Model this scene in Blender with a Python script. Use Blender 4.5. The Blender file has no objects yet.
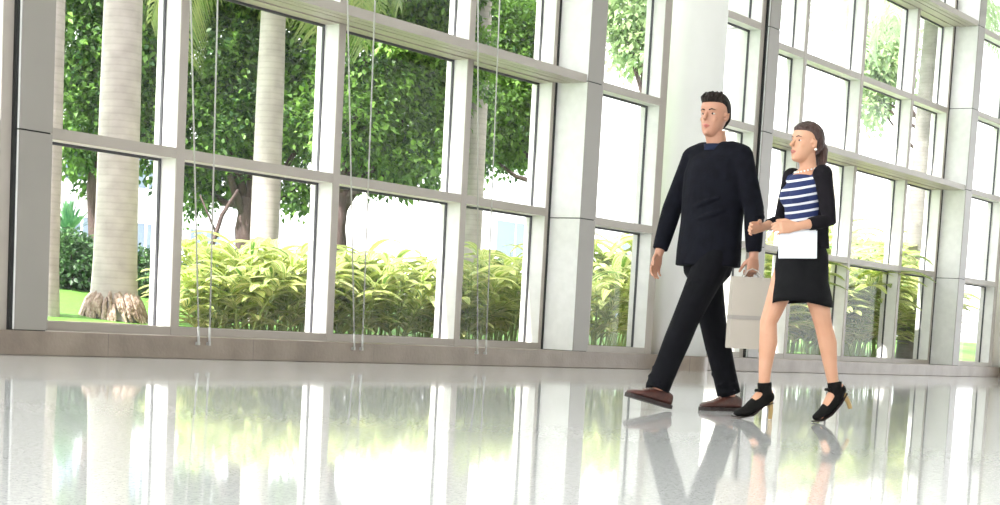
import bpy, bmesh, math, random
import numpy as np
from mathutils import Vector, Matrix

# ------------------------------------------------------------------ camera
SC = bpy.context.scene
COL = SC.collection
YAW, PITCH, ROLL = 0.99296, -0.10183, 0.053892
FPX, SY = 1781.14, 259.12
CAM = Vector((0.0, -11.0687, 0.41))
cy_, sy_ = math.cos(YAW), math.sin(YAW); cp_, sp_ = math.cos(PITCH), math.sin(PITCH)
FW = Vector((sy_*cp_, cy_*cp_, sp_)); R0 = Vector((cy_, -sy_, 0)); U0 = R0.cross(FW)
cr_, sr_ = math.cos(ROLL), math.sin(ROLL)
RT = R0*cr_ + U0*sr_; UP = -R0*sr_ + U0*cr_
cd = bpy.data.cameras.new('camera'); cam = bpy.data.objects.new('camera', cd); COL.objects.link(cam)
m = Matrix((RT, UP, -FW)).transposed().to_4x4(); m.translation = CAM
cam.matrix_world = m
cd.sensor_width = 36; cd.lens = FPX/1000*36; cd.shift_y = SY/1000; cd.clip_end = 600
SC.camera = cam

# ------------------------------------------------------------------ light
W = bpy.data.worlds.new('sky'); SC.world = W; W.use_nodes = True
bg = W.node_tree.nodes['Background']; bg.inputs[0].default_value = (0.95, 0.975, 1, 1); bg.inputs[1].default_value = 1.9
sd = bpy.data.lights.new('sun', 'SUN'); sun = bpy.data.objects.new('sun', sd); COL.objects.link(sun)
sd.energy = 5.0; sd.angle = math.radians(1.5); sd.color = (1, .97, .9)
sun.rotation_euler = Vector((-.62, .10, .77)).to_track_quat('Z', 'Y').to_euler()
vs = SC.view_settings
vs.view_transform = 'Standard'; vs.look = 'None'; vs.gamma = 1; vs.use_curve_mapping = False
vs.exposure = 1.2
for lx in (-2, 6, 14, 22, 30, 38):  # added fill lamps under the unseen ceiling, to brighten the hall
    for ly in (-4, -11, -18):
        ld = bpy.data.lights.new('fill_light', 'AREA'); ld.shape = 'RECTANGLE'; ld.size = 5; ld.size_y = 4; ld.energy = 16; ld.color = (1, .965, .91)
        lo = bpy.data.objects.new('fill_light', ld); COL.objects.link(lo); lo.location = (lx, ly, 9.25)
SC.cycles.max_bounces = 10; SC.cycles.transparent_max_bounces = 24
SC.cycles.sample_clamp_indirect = 6

random.seed(4); RNG = np.random.default_rng(4)
PI = math.pi

# ------------------------------------------------------------------ helpers
def at(px, py, dep):
    v = FW*FPX + RT*(px-500) - UP*(py-252.5-SY)
    return CAM + v*(dep/v.dot(FW))
def at_y(px, Y):
    v = FW*FPX + RT*(px-500) - UP*(300-252.5-SY)
    t = (Y-CAM.y)/v.y
    return CAM + v*t
def gz(Y): return .12 + min(.7, .11*max(0, Y-2))

def mat(name, col, rough=.5, metal=0, col2=None, scale=8, bump=0, bscale=None, detail=4, spec=.5, subsurf=0, coords='Object', stretch=None):
    M = bpy.data.materials.new(name); M.use_nodes = True
    nt = M.node_tree; b = nt.nodes['Principled BSDF']
    b.inputs['Base Color'].default_value = (*col, 1); b.inputs['Roughness'].default_value = rough
    b.inputs['Metallic'].default_value = metal; b.inputs['Specular IOR Level'].default_value = spec
    if subsurf: b.inputs['Subsurface Weight'].default_value = subsurf; b.inputs['Subsurface Radius'].default_value = (.02, .008, .004)
    tc = nt.nodes.new('ShaderNodeTexCoord'); mp = nt.nodes.new('ShaderNodeMapping')
    nt.links.new(tc.outputs[coords], mp.inputs[0])
    if stretch: mp.inputs['Scale'].default_value = stretch
    n = nt.nodes.new('ShaderNodeTexNoise'); n.inputs['Scale'].default_value = scale; n.inputs['Detail'].default_value = detail
    nt.links.new(mp.outputs[0], n.inputs['Vector'])
    if col2 is None: col2 = tuple(c*.93 for c in col)
    r = nt.nodes.new('ShaderNodeValToRGB'); r.color_ramp.elements[0].position = .35; r.color_ramp.elements[1].position = .65
    r.color_ramp.elements[0].color = (*col2, 1); r.color_ramp.elements[1].color = (*col, 1)
    nt.links.new(n.outputs['Fac'], r.inputs[0]); nt.links.new(r.outputs[0], b.inputs['Base Color'])
    if bump:
        n2 = nt.nodes.new('ShaderNodeTexNoise'); n2.inputs['Scale'].default_value = bscale or scale*3
        nt.links.new(mp.outputs[0], n2.inputs['Vector'])
        bp = nt.nodes.new('ShaderNodeBump'); bp.inputs['Strength'].default_value = bump; bp.inputs['Distance'].default_value = .02
        nt.links.new(n2.outputs['Fac'], bp.inputs['Height']); nt.links.new(bp.outputs[0], b.inputs['Normal'])
    return M

def leaf_mat(name, c_a, c_b, trans=.35, stripe=None):
    M = bpy.data.materials.new(name); M.use_nodes = True; nt = M.node_tree; b = nt.nodes['Principled BSDF']
    at_ = nt.nodes.new('ShaderNodeAttribute'); at_.attribute_name = 'tint'
    r = nt.nodes.new('ShaderNodeValToRGB'); r.color_ramp.elements[0].color = (*c_a, 1); r.color_ramp.elements[1].color = (*c_b, 1)
    nt.links.new(at_.outputs['Fac'], r.inputs[0]); out = r.outputs[0]
    if stripe:
        uv = nt.nodes.new('ShaderNodeUVMap'); uv.uv_map = 'UVMap'
        w = nt.nodes.new('ShaderNodeTexNoise'); w.inputs['Scale'].default_value = 1.0; w.inputs['Detail'].default_value = 3
        mp = nt.nodes.new('ShaderNodeMapping'); mp.inputs['Scale'].default_value = (9, .9, 1)
        nt.links.new(uv.outputs[0], mp.inputs[0]); nt.links.new(mp.outputs[0], w.inputs['Vector'])
        r2 = nt.nodes.new('ShaderNodeValToRGB'); r2.color_ramp.elements[0].position = .46; r2.color_ramp.elements[1].position = .54
        nt.links.new(w.outputs['Fac'], r2.inputs[0])
        mx = nt.nodes.new('ShaderNodeMix'); mx.data_type = 'RGBA'
        nt.links.new(r2.outputs[0], mx.inputs[0]); nt.links.new(out, mx.inputs[6]); mx.inputs[7].default_value = (*stripe, 1)
        out = mx.outputs[2]
    nt.links.new(out, b.inputs['Base Color']); b.inputs['Roughness'].default_value = .45
    tr = nt.nodes.new('ShaderNodeBsdfTranslucent'); nt.links.new(out, tr.inputs[0])
    ms = nt.nodes.new('ShaderNodeMixShader'); ms.inputs[0].default_value = trans
    nt.links.new(b.outputs[0], ms.inputs[1]); nt.links.new(tr.outputs[0], ms.inputs[2])
    nt.links.new(ms.outputs[0], nt.nodes['Material Output'].inputs[0])
    return M

def tag(o, label=None, cat=None, group=None, kind=None):
    if label: o['label'] = label
    if cat: o['category'] = cat
    if group: o['group'] = group
    if kind: o['kind'] = kind
    return o
def empty(name, loc=(0, 0, 0), rz=0):
    o = bpy.data.objects.new(name, None); COL.objects.link(o); o.location = loc; o.rotation_euler = (0, 0, rz)
    o.empty_display_size = .1
    return o
def link(name, me, m_, parent=None, smooth=False):
    o = bpy.data.objects.new(name, me); COL.objects.link(o)
    if m_: me.materials.append(m_)
    if parent: o.parent = parent
    if smooth: me.polygons.foreach_set('use_smooth', np.ones(len(me.polygons), bool))
    return o

class MB:
    def __init__(s): s.v = []; s.f = []
    def add(s, vs_, fs): n = len(s.v); s.v += [tuple(v) for v in vs_]; s.f += [tuple(i+n for i in f) for f in fs]; return s
    def box(s, x0, x1, y0, y1, z0, z1, bev=0):
        if bev:
            bm = bmesh.new(); bmesh.ops.create_cube(bm, size=1)
            for v in bm.verts: v.co = Vector(((x0+x1)/2+v.co.x*(x1-x0), (y0+y1)/2+v.co.y*(y1-y0), (z0+z1)/2+v.co.z*(z1-z0)))
            bmesh.ops.bevel(bm, geom=bm.edges[:]+bm.verts[:], offset=bev, segments=2, affect='EDGES', profile=.5)
            bm.verts.index_update()
            s.add([v.co for v in bm.verts], [[v.index for v in f.verts] for f in bm.faces]); bm.free(); return s
        v = [(x0, y0, z0), (x1, y0, z0), (x1, y1, z0), (x0, y1, z0), (x0, y0, z1), (x1, y0, z1), (x1, y1, z1), (x0, y1, z1)]
        return s.add(v, [(3, 2, 1, 0), (4, 5, 6, 7), (0, 1, 5, 4), (1, 2, 6, 5), (2, 3, 7, 6), (3, 0, 4, 7)])
    def prism_x(s, x0, x1, prof):                  # profile in (y,z), extruded along x
        n = len(prof)
        s.add([(x0, y, z) for y, z in prof]+[(x1, y, z) for y, z in prof],
              [tuple(range(n))[::-1], tuple(range(n, 2*n))]+[(i, (i+1) % n, n+(i+1) % n, n+i) for i in range(n)]); return s
    def loft(s, rings, close=True):
        n = len(rings[0]); k = len(rings)
        fs = [(i*n+j, i*n+(j+1) % n, (i+1)*n+(j+1) % n, (i+1)*n+j) for i in range(k-1) for j in range(n)]
        if close: fs += [tuple(range(n))[::-1], tuple((k-1)*n+j for j in range(n))]
        return s.add([p for r in rings for p in r], fs)
    def tube(s, pts, rad, seg=12, side=None, flat=1.0, power=2.0, roundcap=False):
        """smooth tube through pts; rad list of r or (r_side, r_other)"""
        P = [Vector(p) for p in pts]; k = len(P)
        if not isinstance(rad, (list, tuple)): rad = [rad]*k
        T = []
        for i in range(k):
            a = P[max(0, i-1)]; b = P[min(k-1, i+1)]; T.append((b-a).normalized())
        if side is None:
            sv = Vector((0, 0, 1)) if abs(T[0].z) < .9 else Vector((1, 0, 0))
        else: sv = Vector(side)
        rings = []; fr = []
        for i in range(k):
            a = (sv - T[i]*sv.dot(T[i])).normalized(); b = T[i].cross(a)
            if side is None: sv = a
            r = rad[i]; ra, rb = (r if isinstance(r, (tuple, list)) else (r, r*flat))
            fr.append((P[i], T[i], a, b, ra, rb))
        if roundcap:
            p, t, a, b, ra, rb = fr[0]; m0 = min(ra, rb)
            pre = [(p-t*m0*math.sin(q), t, a, b, ra*math.cos(q), rb*math.cos(q)) for q in (1.3, 1.0, .5)]
            p, t, a, b, ra, rb = fr[-1]; m0 = min(ra, rb)
            post = [(p+t*m0*math.sin(q), t, a, b, ra*math.cos(q), rb*math.cos(q)) for q in (.5, 1.0, 1.3)]
            fr = pre+fr+post
        for p, t, a, b, ra, rb in fr:
            ring = []
            for j in range(seg):
                q = 2*PI*j/seg; c, d = math.cos(q), math.sin(q); e = 2/power
                c = math.copysign(abs(c)**e, c); d = math.copysign(abs(d)**e, d)
                ring.append(p+a*ra*c+b*rb*d)
            rings.append(ring)
        return s.loft(rings)
    def ball(s, c, r, seg=14, rot=None):
        c = Vector(c); r = r if isinstance(r, (tuple, list)) else (r, r, r); rings = []
        for i in range(1, seg//2*2):
            t = PI*i/(seg//2*2)
            ring = []
            for j in range(seg):
                q = 2*PI*j/seg; v = Vector((r[0]*math.sin(t)*math.cos(q), r[1]*math.sin(t)*math.sin(q), -r[2]*math.cos(t)))
                if rot: v = rot @ v
                ring.append(c+v)
            rings.append(ring)
        return s.loft(rings)
    def mesh(s, name):
        me = bpy.data.meshes.new(name); me.from_pydata(s.v, [], s.f); me.update(); return me
    def build(s, name, m_, parent=None, smooth=False): return link(name, s.mesh(name), m_, parent, smooth)
    def remesh(s, name, m_, parent=None, vox=.006, smooth=4, sub=0):
        o = s.build(name, None, None)
        r = o.modifiers.new('r', 'REMESH'); r.mode = 'VOXEL'; r.voxel_size = vox
        if smooth: q = o.modifiers.new('s', 'SMOOTH'); q.iterations = smooth; q.factor = .5
        dg = bpy.context.evaluated_depsgraph_get(); me = bpy.data.meshes.new_from_object(o.evaluated_get(dg))
        old = o.data; bpy.data.objects.remove(o); bpy.data.meshes.remove(old)
        me.name = name
        return link(name, me, m_, parent, True)

# ------------------------------------------------------------------ materials
M = {}
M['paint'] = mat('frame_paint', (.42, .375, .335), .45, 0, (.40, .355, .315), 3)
M['paint_grey'] = mat('column_cladding', (.30, .275, .25), .4, 0, (.28, .258, .235), 1.2)
M['joint'] = mat('joint_black', (.02, .02, .02), .7)
M['gasket'] = mat('gasket_rubber', (.07, .07, .08), .6)
M['plaster'] = mat('pillar_plaster', (.86, .85, .83), .6, 0, (.84, .83, .81), 2)
M['white'] = mat('white_paint_lit_sides', (.85, .85, .84), .6)  # plain white; also stands for daylight on frame and column sides
M['steel'] = mat('brushed_steel', (.50, .49, .47), .4, .4)

def stone_mat():
    Mt = mat('kerb_stone', (.29, .232, .188), .4, 0, (.20, .155, .125), 2.2, .15, 30, 8)
    nt = Mt.node_tree; b = nt.nodes['Principled BSDF']
    src = b.inputs['Base Color'].links[0].from_socket
    tc = nt.nodes.new('ShaderNodeTexCoord'); sp = nt.nodes.new('ShaderNodeSeparateXYZ'); nt.links.new(tc.outputs['Object'], sp.inputs[0])
    a = nt.nodes.new('ShaderNodeMath'); a.operation = 'ADD'; a.inputs[1].default_value = .25; nt.links.new(sp.outputs[0], a.inputs[0])
    d = nt.nodes.new('ShaderNodeMath'); d.operation = 'PINGPONG'; d.inputs[1].default_value = .92; nt.links.new(a.outputs[0], d.inputs[0])
    l = nt.nodes.new('ShaderNodeMath'); l.operation = 'LESS_THAN'; l.inputs[1].default_value = .003; nt.links.new(d.outputs[0], l.inputs[0])
    mx = nt.nodes.new('ShaderNodeMix'); mx.data_type = 'RGBA'; nt.links.new(l.outputs[0], mx.inputs[0]); nt.links.new(src, mx.inputs[6])
    mx.inputs[7].default_value = (.16, .13, .11, 1); nt.links.new(mx.outputs[2], b.inputs['Base Color'])
    return Mt
M['stone'] = stone_mat()

def floor_mat():
    Mt = bpy.data.materials.new('polished_terrazzo'); Mt.use_nodes = True; nt = Mt.node_tree; b = nt.nodes['Principled BSDF']
    tc = nt.nodes.new('ShaderNodeTexCoord')
    n = nt.nodes.new('ShaderNodeTexNoise'); n.inputs['Scale'].default_value = 60; n.inputs['Detail'].default_value = 6; nt.links.new(tc.outputs['Object'], n.inputs['Vector'])
    r = nt.nodes.new('ShaderNodeValToRGB'); r.color_ramp.elements[0].position = .4; r.color_ramp.elements[1].position = .6
    r.color_ramp.elements[0].color = (.73, .73, .74, 1); r.color_ramp.elements[1].color = (.85, .85, .85, 1); nt.links.new(n.outputs['Fac'], r.inputs[0])
    v = nt.nodes.new('ShaderNodeTexVoronoi'); v.inputs['Scale'].default_value = 90; nt.links.new(tc.outputs['Object'], v.inputs['Vector'])
    ls = nt.nodes.new('ShaderNodeMath'); ls.operation = 'LESS_THAN'; ls.inputs[1].default_value = .22; nt.links.new(v.outputs['Distance'], ls.inputs[0])
    mx = nt.nodes.new('ShaderNodeMix'); mx.data_type = 'RGBA'; nt.links.new(ls.outputs[0], mx.inputs[0]); nt.links.new(r.outputs[0], mx.inputs[6]); mx.inputs[7].default_value = (.46, .46, .47, 1)
    nt.links.new(mx.outputs[2], b.inputs['Base Color'])
    b.inputs['Roughness'].default_value = .045; b.inputs['IOR'].default_value = 1.33
    return Mt
M['floor'] = floor_mat()

def glass_mat():
    Mt = bpy.data.materials.new('window_glass'); Mt.use_nodes = True; nt = Mt.node_tree
    nt.nodes.remove(nt.nodes['Principled BSDF'])
    t = nt.nodes.new('ShaderNodeBsdfTransparent'); t.inputs[0].default_value = (.985, .985, .985, 1)
    g = nt.nodes.new('ShaderNodeBsdfGlossy'); g.inputs['Roughness'].default_value = .01
    lw = nt.nodes.new('ShaderNodeLayerWeight'); lw.inputs[0].default_value = .5
    pw = nt.nodes.new('ShaderNodeMath'); pw.operation = 'POWER'; pw.inputs[1].default_value = 5; nt.links.new(lw.outputs['Facing'], pw.inputs[0])
    f = nt.nodes.new('ShaderNodeMath'); f.operation = 'MULTIPLY_ADD'; f.inputs[1].default_value = .12; f.inputs[2].default_value = .022; nt.links.new(pw.outputs[0], f.inputs[0])
    ms = nt.nodes.new('ShaderNodeMixShader'); nt.links.new(f.outputs[0], ms.inputs[0]); nt.links.new(t.outputs[0], ms.inputs[1]); nt.links.new(g.outputs[0], ms.inputs[2])
    nt.links.new(ms.outputs[0], nt.nodes['Material Output'].inputs[0]); return Mt
M['glass'] = glass_mat()

# ------------------------------------------------------------------ setting
ZK, ZT = .198, 9.3
LEVW = [ZK, 1.835, 3.41, 4.78, 6.32, 7.78, ZT]
LEVN = [ZK, 1.78, 3.39, 4.80, 6.28, 7.75, ZT]
XL, XR = 5.0, 50.0
tag(MB().box(-14, 62, -24, .9, -.2, 0).build('floor', M['floor']), kind='structure')
tag(MB().box(-14, 62, -24.4, -24, -.2, ZT+.4).build('wall_back_light_block', M['white']), kind='structure')  # unseen wall, added to keep sky light off the frame fronts
tag(MB().box(-14, 62, -24, 1.2, ZT, ZT+.4).build('ceiling', M['white']), kind='structure')
kb = MB().box(XL-19, XR+12, 0, .9, 0, ZK, .008)
tag(kb.build('baseboard_window', M['stone']), kind='structure')

def ring_frame(mb, x0, x1, z0, z1, y0, y1, w):
    mb.box(x0, x0+w, y0, y1, z0, z1); mb.box(x1-w, x1, y0, y1, z0, z1)
    mb.box(x0+w, x1-w, y0, y1, z0, z0+w); mb.box(x0+w, x1-w, y0, y1, z1-w, z1)

WN = [0]
def window(x0, x1, mulls, yf, yg, deep, xs_skip=None):
    """x0..x1 opening; mulls = right faces of 0.11 wide mullions; yf front of frame, yg glass"""
    WN[0] += 1
    w = tag(empty('window_%d' % WN[0], ((x0+x1)/2, yf, ZK)), kind='structure')
    off = Vector(w.location)
    def put(mb, name, m_):
        mb.v = [(a-off.x, b-off.y, c-off.z) for a, b, c in mb.v]
        return mb.build(name, m_, w)
    LEV = LEVW if deep else LEVN
    mw = .105; ye = yg+.10
    jam = [(x0, x0+.05), (x1-.10, x1-.042)] if deep else [(x0+.02, x0+.12), (x1-.14, x1-.032)]
    solids = jam+[(m_-mw, m_) for m_ in mulls]
    if xs_skip: solids += [(xs_skip[0]-.17, xs_skip[0]), (xs_skip[1], xs_skip[1]+.17)]
    solids.sort()
    for a, b in solids:
        mo = put(MB().box(a, b, yf+.012, yg, ZK, ZT, .002), 'mullion', M['white'])  # daylight on the mullion sides is painted in as white
        fc = put(MB().box(a, b, yf, yf+.0115, ZK, ZT, .002), 'front_face', M['paint']); fc.parent = mo; fc['label'] = 'beige frame front'
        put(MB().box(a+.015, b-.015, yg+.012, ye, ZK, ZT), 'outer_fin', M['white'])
    gaps = []
    for (a, b), (c, d) in zip(solids[:-1], solids[1:]):
        if xs_skip and b <= xs_skip[0]+.01 and c >= xs_skip[1]-.01: continue
        if c-b > .15: gaps.append((b, c))
    segs = [(x0, x1)] if not xs_skip else [(x0+.02, xs_skip[0]), (xs_skip[1], x1-.02)]
    for i, z in enumerate(LEV):
        for a, b in segs:
            a2, b2 = a+.046, b-.046
            if i == 0: put(MB().box(a2, b2, yf+.004, yg, z, z+.075), 'bottom_rail', M['paint'])
            elif i == 6: put(MB().box(a2, b2, yf+.004, yg, z-.08, z), 'top_rail', M['paint'])
            elif deep and i in (2, 4):
                p = [(.02, z+.045), (.02, z-.05), (.11, z-.05), (.11, z-.038), (.125, z-.038), (.125, z-.05), (.22, z-.05), (.22, z-.035), (.24, z-.035), (.24, z-.05), (.36, z-.05), (.36, z-.04), (yf+.01, z-.04), (yf+.01, z-.052), (yg, z-.052), (yg, z+.045)]
                put(MB().prism_x(x0+.012, x1-.012, p), 'deep_transom', M['paint'])
            else:
                mo = put(MB().box(a2, b2, yf+.014, yg, z-.047, z+.047), 'transom', M['white'])  # lit underside painted white, only the front keeps the frame colour
                fc = put(MB().box(a2, b2, yf+.004, yf+.0135, z-.047, z+.047), 'front_face', M['paint']); fc.parent = mo; fc['label'] = 'beige frame front'
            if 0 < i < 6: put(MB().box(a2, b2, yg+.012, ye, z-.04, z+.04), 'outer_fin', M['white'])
    for a, b in gaps:
        for i in range(6):
            lo = LEV[i]+(.075 if i == 0 else (.045 if deep and i in (2, 4) else .047))
            hi = LEV[i+1]-(.08 if i == 5 else (.052 if deep and i in (1, 3) else .047))
            g = MB(); g.box(a, a+.004, yg-.012, yg+.014, lo, hi); g.box(b-.016, b, yg-.012, yg+.014, lo, hi); g.box(a+.004, b-.016, yg-.012, yg+.014, lo, lo+.004); g.box(a+.004, b-.016, yg-.012, yg+.014, hi-.024, hi); put(g, 'gasket', M['gasket'])
            put(MB().box(a+.01, b-.01, yg-.003, yg+.003, lo+.01, hi-.01), 'pane', M['glass'])
    return w

# wall line: wide recessed bays (4 lights) and narrow flush bays with a white pillar between
PER = 13.44; CW = .341
A0 = 9.770
window(A0-4.486, A0, [], .06, .25, False, (A0-4.486+1.56, A0-1.56))                 # narrow, far left
window(A0+CW, 18.383, [12.085, 14.335, 16.61], .43, .63, True)                          # wide, behind left half
window(18.724, 23.209, [], .06, .25, False, (20.45, 21.72))                          # narrow behind the man
window(23.55, 31.822, [25.48, 27.74, 30.04], .43, .63, True)                          # wide, right
window(32.163, 36.649, [], .06, .25, False, (34.25, 35.55))                           # narrow, far right
window(36.99, 45.26, [38.92, 41.18, 43.46], .43, .63, True)

def steel_column(x, label, wide_left):
    c = tag(empty('clad_column', (x, 0, ZK)), label, 'column', None)
    zs = [ZK, 1.776, 3.379, 4.824, 6.29, 7.75, ZT]
    for i in range(6):
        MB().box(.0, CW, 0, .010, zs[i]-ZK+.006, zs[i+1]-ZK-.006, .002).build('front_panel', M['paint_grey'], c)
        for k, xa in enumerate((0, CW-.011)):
            sp_ = MB().box(xa, xa+.011, .0105, .76, zs[i]-ZK+.006, zs[i+1]-ZK-.006, .002).build('lit_side_panel', M['white'], c); sp_['label'] = 'column side with daylight painted white'  # window light on the column sides is put into this white
    MB().box(.012, CW-.012, .012, .75, 0, ZT-ZK).build('joint_core', M['joint'], c)
    if wide_left: MB().box(-.041, -.001, .425, .62, 0.002, ZT-ZK).build('edge_gasket', M['joint'], c)
    else: MB().box(-.03, -.001, .03, .2, 0.002, ZT-ZK).build('edge_gasket', M['joint'], c)
    if wide_left: MB().box(CW+.001, CW+.019, .03, .2, 0.002, ZT-ZK).build('edge_gasket', M['joint'], c)
    return c
# right-hand gasket strip is only where a narrow bay starts
cols = [(A0, 'grey clad column rising from the stone kerb at the far left, before the widest palm trunk'),
        (18.383, 'clad steel column in the middle with a broad daylit white side, left of the man'),
        (23.209, 'slim beige clad column behind the woman\'s head, right of the white pillar'),
        (31.822, 'clad column with daylit white side near the right edge of the room'),
        (36.649, 'farthest clad column at the right end of the glass wall')]
for i, (x, l) in enumerate(cols): steel_column(x, l, i in (1, 3))

def pillar(x, y, label):
    p = tag(empty('round_pillar', (x, y, 0)), label, 'pillar', None)
    r = .375
    rings = [[(r*math.cos(2*PI*j/64), r*math.sin(2*PI*j/64), z) for j in range(64)] for z in (ZK, ZT)]
    MB().loft(rings).build('shaft', M['plaster'], p, True)
    o = p.children[0]
    rings = [[(rr*math.cos(2*PI*j/64), rr*math.sin(2*PI*j/64), z) for j in range(64)] for rr, z in ((r+.03, 0), (r+.03, ZK-.01), (r+.02, ZK), (r-.01, ZK))]
    MB().loft(rings).build('plinth', M['stone'], p)
    return p
pillar(21.07, .0, 'round white plaster pillar standing behind the man')
pillar(34.95, .0, 'round white pillar cut by the right edge, beyond the last clad column')
pillar(7.53, .0, 'round white pillar beyond the left edge of the glass wall')

# V-shaped cable pairs in front of the wide left bay
def cables(xb1, xb2, slope1, slope2, lab):
    for k, (xb, s, nm) in enumerate(((xb1, slope1, 'left'), (xb2, slope2, 'right'))):
        o = tag(empty('steel_cable', (xb, -.03, .02)), lab % nm, 'cable', 'steel cables hanging down the left glazing')
        top = ZT-.02
        MB().tube([(0, 0, .16), (s*(top-.1), 0, top)], .0075, 8).build('wire', M['steel'], o, True)
        MB().box(-.011, .011, -.010, .032, .105, .135, .003).build('bracket', M['steel'], o)
        MB().tube([(0, 0, .12), (s*.12, 0, .27)], .011, 10).build('turnbuckle', M['steel'], o, True)
cables(11.86, 12.0, -.087, -.019, '%s of two steel cables before the second window light, near the dark tree trunk')
cables(14.107, 14.237, -.105, -.0142, '%s of two steel cables before the third window light')
cables(16.30, 16.467, -.09, -.0236, '%s of two steel cables before the fourth window light')

# ------------------------------------------------------------------ outside ground
M['grass'] = mat('lawn_green', (.16, .36, .05), .8, 0, (.10, .26, .03), 12, .6, 80)
M['soil'] = mat('planting_bed', (.30, .24, .18), .9, 0, (.16, .12, .09), 9, .5, 30)
M['paving'] = mat('pale_paving', (.8, .8, .78), .7)
def ground_strip(name, x0, x1, ys, m_, dz=0, nz=.0):
    mb = MB(); nx = 60
    xs = [x0+(x1-x0)*i/nx for i in range(nx+1)]
    top = [[(x, y, gz(y)+dz+random.uniform(-nz, nz)) for x in xs] for y in ys]
    v = [p for r in top for p in r]; n = nx+1
    f = [(i*n+j, i*n+j+1, (i+1)*n+j+1, (i+1)*n+j) for i in range(len(ys)-1) for j in range(nx)]
    # skirt: bottom
    v2 = [(x, y, -.3) for y in ys for x in xs]; k = len(v)
    v += v2
    f += [tuple(k+q for q in reversed(ff)) for ff in f]
    def wall(idx):
        for a, b in zip(idx[:-1], idx[1:]): f.append((a, b, b+k, a+k))
    wall([j for j in range(n)][::-1]); wall([(len(ys)-1)*n+j for j in range(n)])
    wall([i*n for i in range(len(ys))]); wall([i*n+nx for i in range(len(ys))][::-1])
    mb.add(v, f); return mb.build(name, m_)
tag(ground_strip('planting_bed', -14, 62, [.92, 1.4, 2, 2.6, 3.2], M['soil'], 0, .015), kind='structure')
tag(ground_strip('lawn', -14, 62, [3.2, 3.8, 4.5, 5.5, 7, 8.4, 11, 16], M['grass']), kind='structure')
tag(MB().box(-60, 240, 16, 120, -.3, .7).build('paving', M['paving']), kind='structure')

# pebble/sand edge
M['sand'] = mat('pale_sand', (.72, .66, .54), .9, 0, (.55, .5, .38), 30, .4, 90)

# ------------------------------------------------------------------ vegetation
def mesh_np(name, V, F4, tint=None, uv=None):
    me = bpy.data.meshes.new(name)
    me.vertices.add(len(V)); me.vertices.foreach_set('co', V.astype(np.float32).ravel())
    nF = len(F4); me.loops.add(nF*4); me.loops.foreach_set('vertex_index', F4.astype(np.int32).ravel())
    me.polygons.add(nF); me.polygons.foreach_set('loop_start', np.arange(0, nF*4, 4, dtype=np.int32))
    me.update(calc_edges=True)
    if tint is not None:
        a = me.attributes.new('tint', 'FLOAT', 'POINT'); a.data.foreach_set('value', tint.astype(np.float32))
    if uv is not None:
        l = me.uv_layers.new(name='UVMap'); l.data.foreach_set('uv', uv[F4.ravel()].astype(np.float32).ravel())
    return me

def leaf_cloud(name, blobs, n, size, m_, parent, tint_mid=.5, fill=.55):
    """blobs: (x,y,z,rx,ry,rz) local. folded pointed leaves"""
    B = np.array(blobs, float); wts = B[:, 3]*B[:, 4]*B[:, 5]; wts = wts**.8; wts /= wts.sum()
    # build twig centres so leaves come in sprays
    nc = max(1, n//14); idx = RNG.choice(len(B), nc, p=wts)
    d = RNG.normal(size=(nc, 3)); d /= np.linalg.norm(d, axis=1)[:, None]
    rr = (fill+(1-fill)*RNG.random(nc))**.6
    lump = 1+.16*np.sin(d[:, 0]*7+idx)*np.cos(d[:, 2]*6+idx*2)
    Cc = B[idx, :3]+d*(rr*lump)[:, None]*B[idx, 3:6]
    rep = np.repeat(np.arange(nc), 14)[:n]; n = len(rep)
    C = Cc[rep]+RNG.normal(size=(n, 3))*size*.95
    dr = d[rep]*.8+RNG.normal(size=(n, 3))*.7; dr[:, 2] -= .25; dr /= np.linalg.norm(dr, axis=1)[:, None]
    up = RNG.normal(size=(n, 3))*.5; up[:, 2] += 1
    sd_ = np.cross(dr, up); sd_ /= np.linalg.norm(sd_, axis=1)[:, None]; nr = np.cross(sd_, dr)
    L = size*(.7+.6*RNG.random(n))[:, None]; Wd = L*.30
    p0 = C; p3 = C+dr*L-nr*L*.15
    mA = C+dr*L*.45
    v = np.stack([p0, mA+sd_*Wd+nr*Wd*.3, p3, mA-sd_*Wd+nr*Wd*.3, mA], 1).reshape(-1, 3)
    b = np.arange(n)*5
    F = np.concatenate([np.stack([b, b+1, b+2, b+4], 1), np.stack([b, b+4, b+2, b+3], 1)])
    tt = np.clip(tint_mid+.30*RNG.normal(size=nc), 0, 1)[rep]+.12*RNG.normal(size=n)
    me = mesh_np(name, v, F, np.repeat(np.clip(tt, 0, 1), 5))
    return link(name, me, m_, parent)

M['leaf_dark'] = leaf_mat('broad_leaf', (.045, .12, .04), (.28, .50, .09), .4)
M['leaf_hazed'] = leaf_mat('hazed_leaf', (.20, .32, .16), (.50, .62, .32), .4)  # distance haze and glare mixed into the leaf colour
M['leaf_hedge'] = leaf_mat('hedge_leaf', (.03, .08, .035), (.12, .25, .08), .25)
M['frond'] = leaf_mat('palm_frond', (.16, .28, .08), (.46, .50, .18), .35)
M['frond_hazed'] = leaf_mat('palm_frond_hazed', (.34, .48, .30), (.60, .70, .46), .45)  # fronds lightened in colour to stand for haze and glare
M['ginger'] = leaf_mat('variegated_leaf', (.06, .22, .035), (.40, .58, .07), .4, (.92, .90, .46))
M['ginger_stem'] = mat('ginger_stem', (.30, .40, .12), .6)
M['bark_dark'] = mat('dark_bark', (.13, .085, .08), .9, 0, (.07, .045, .045), 9, .8, 25, 6, stretch=(1, 1, .3))
M['roots'] = mat('root_mass', (.60, .46, .40), .95, 0, (.32, .22, .18), 22, 1, 40)
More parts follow.
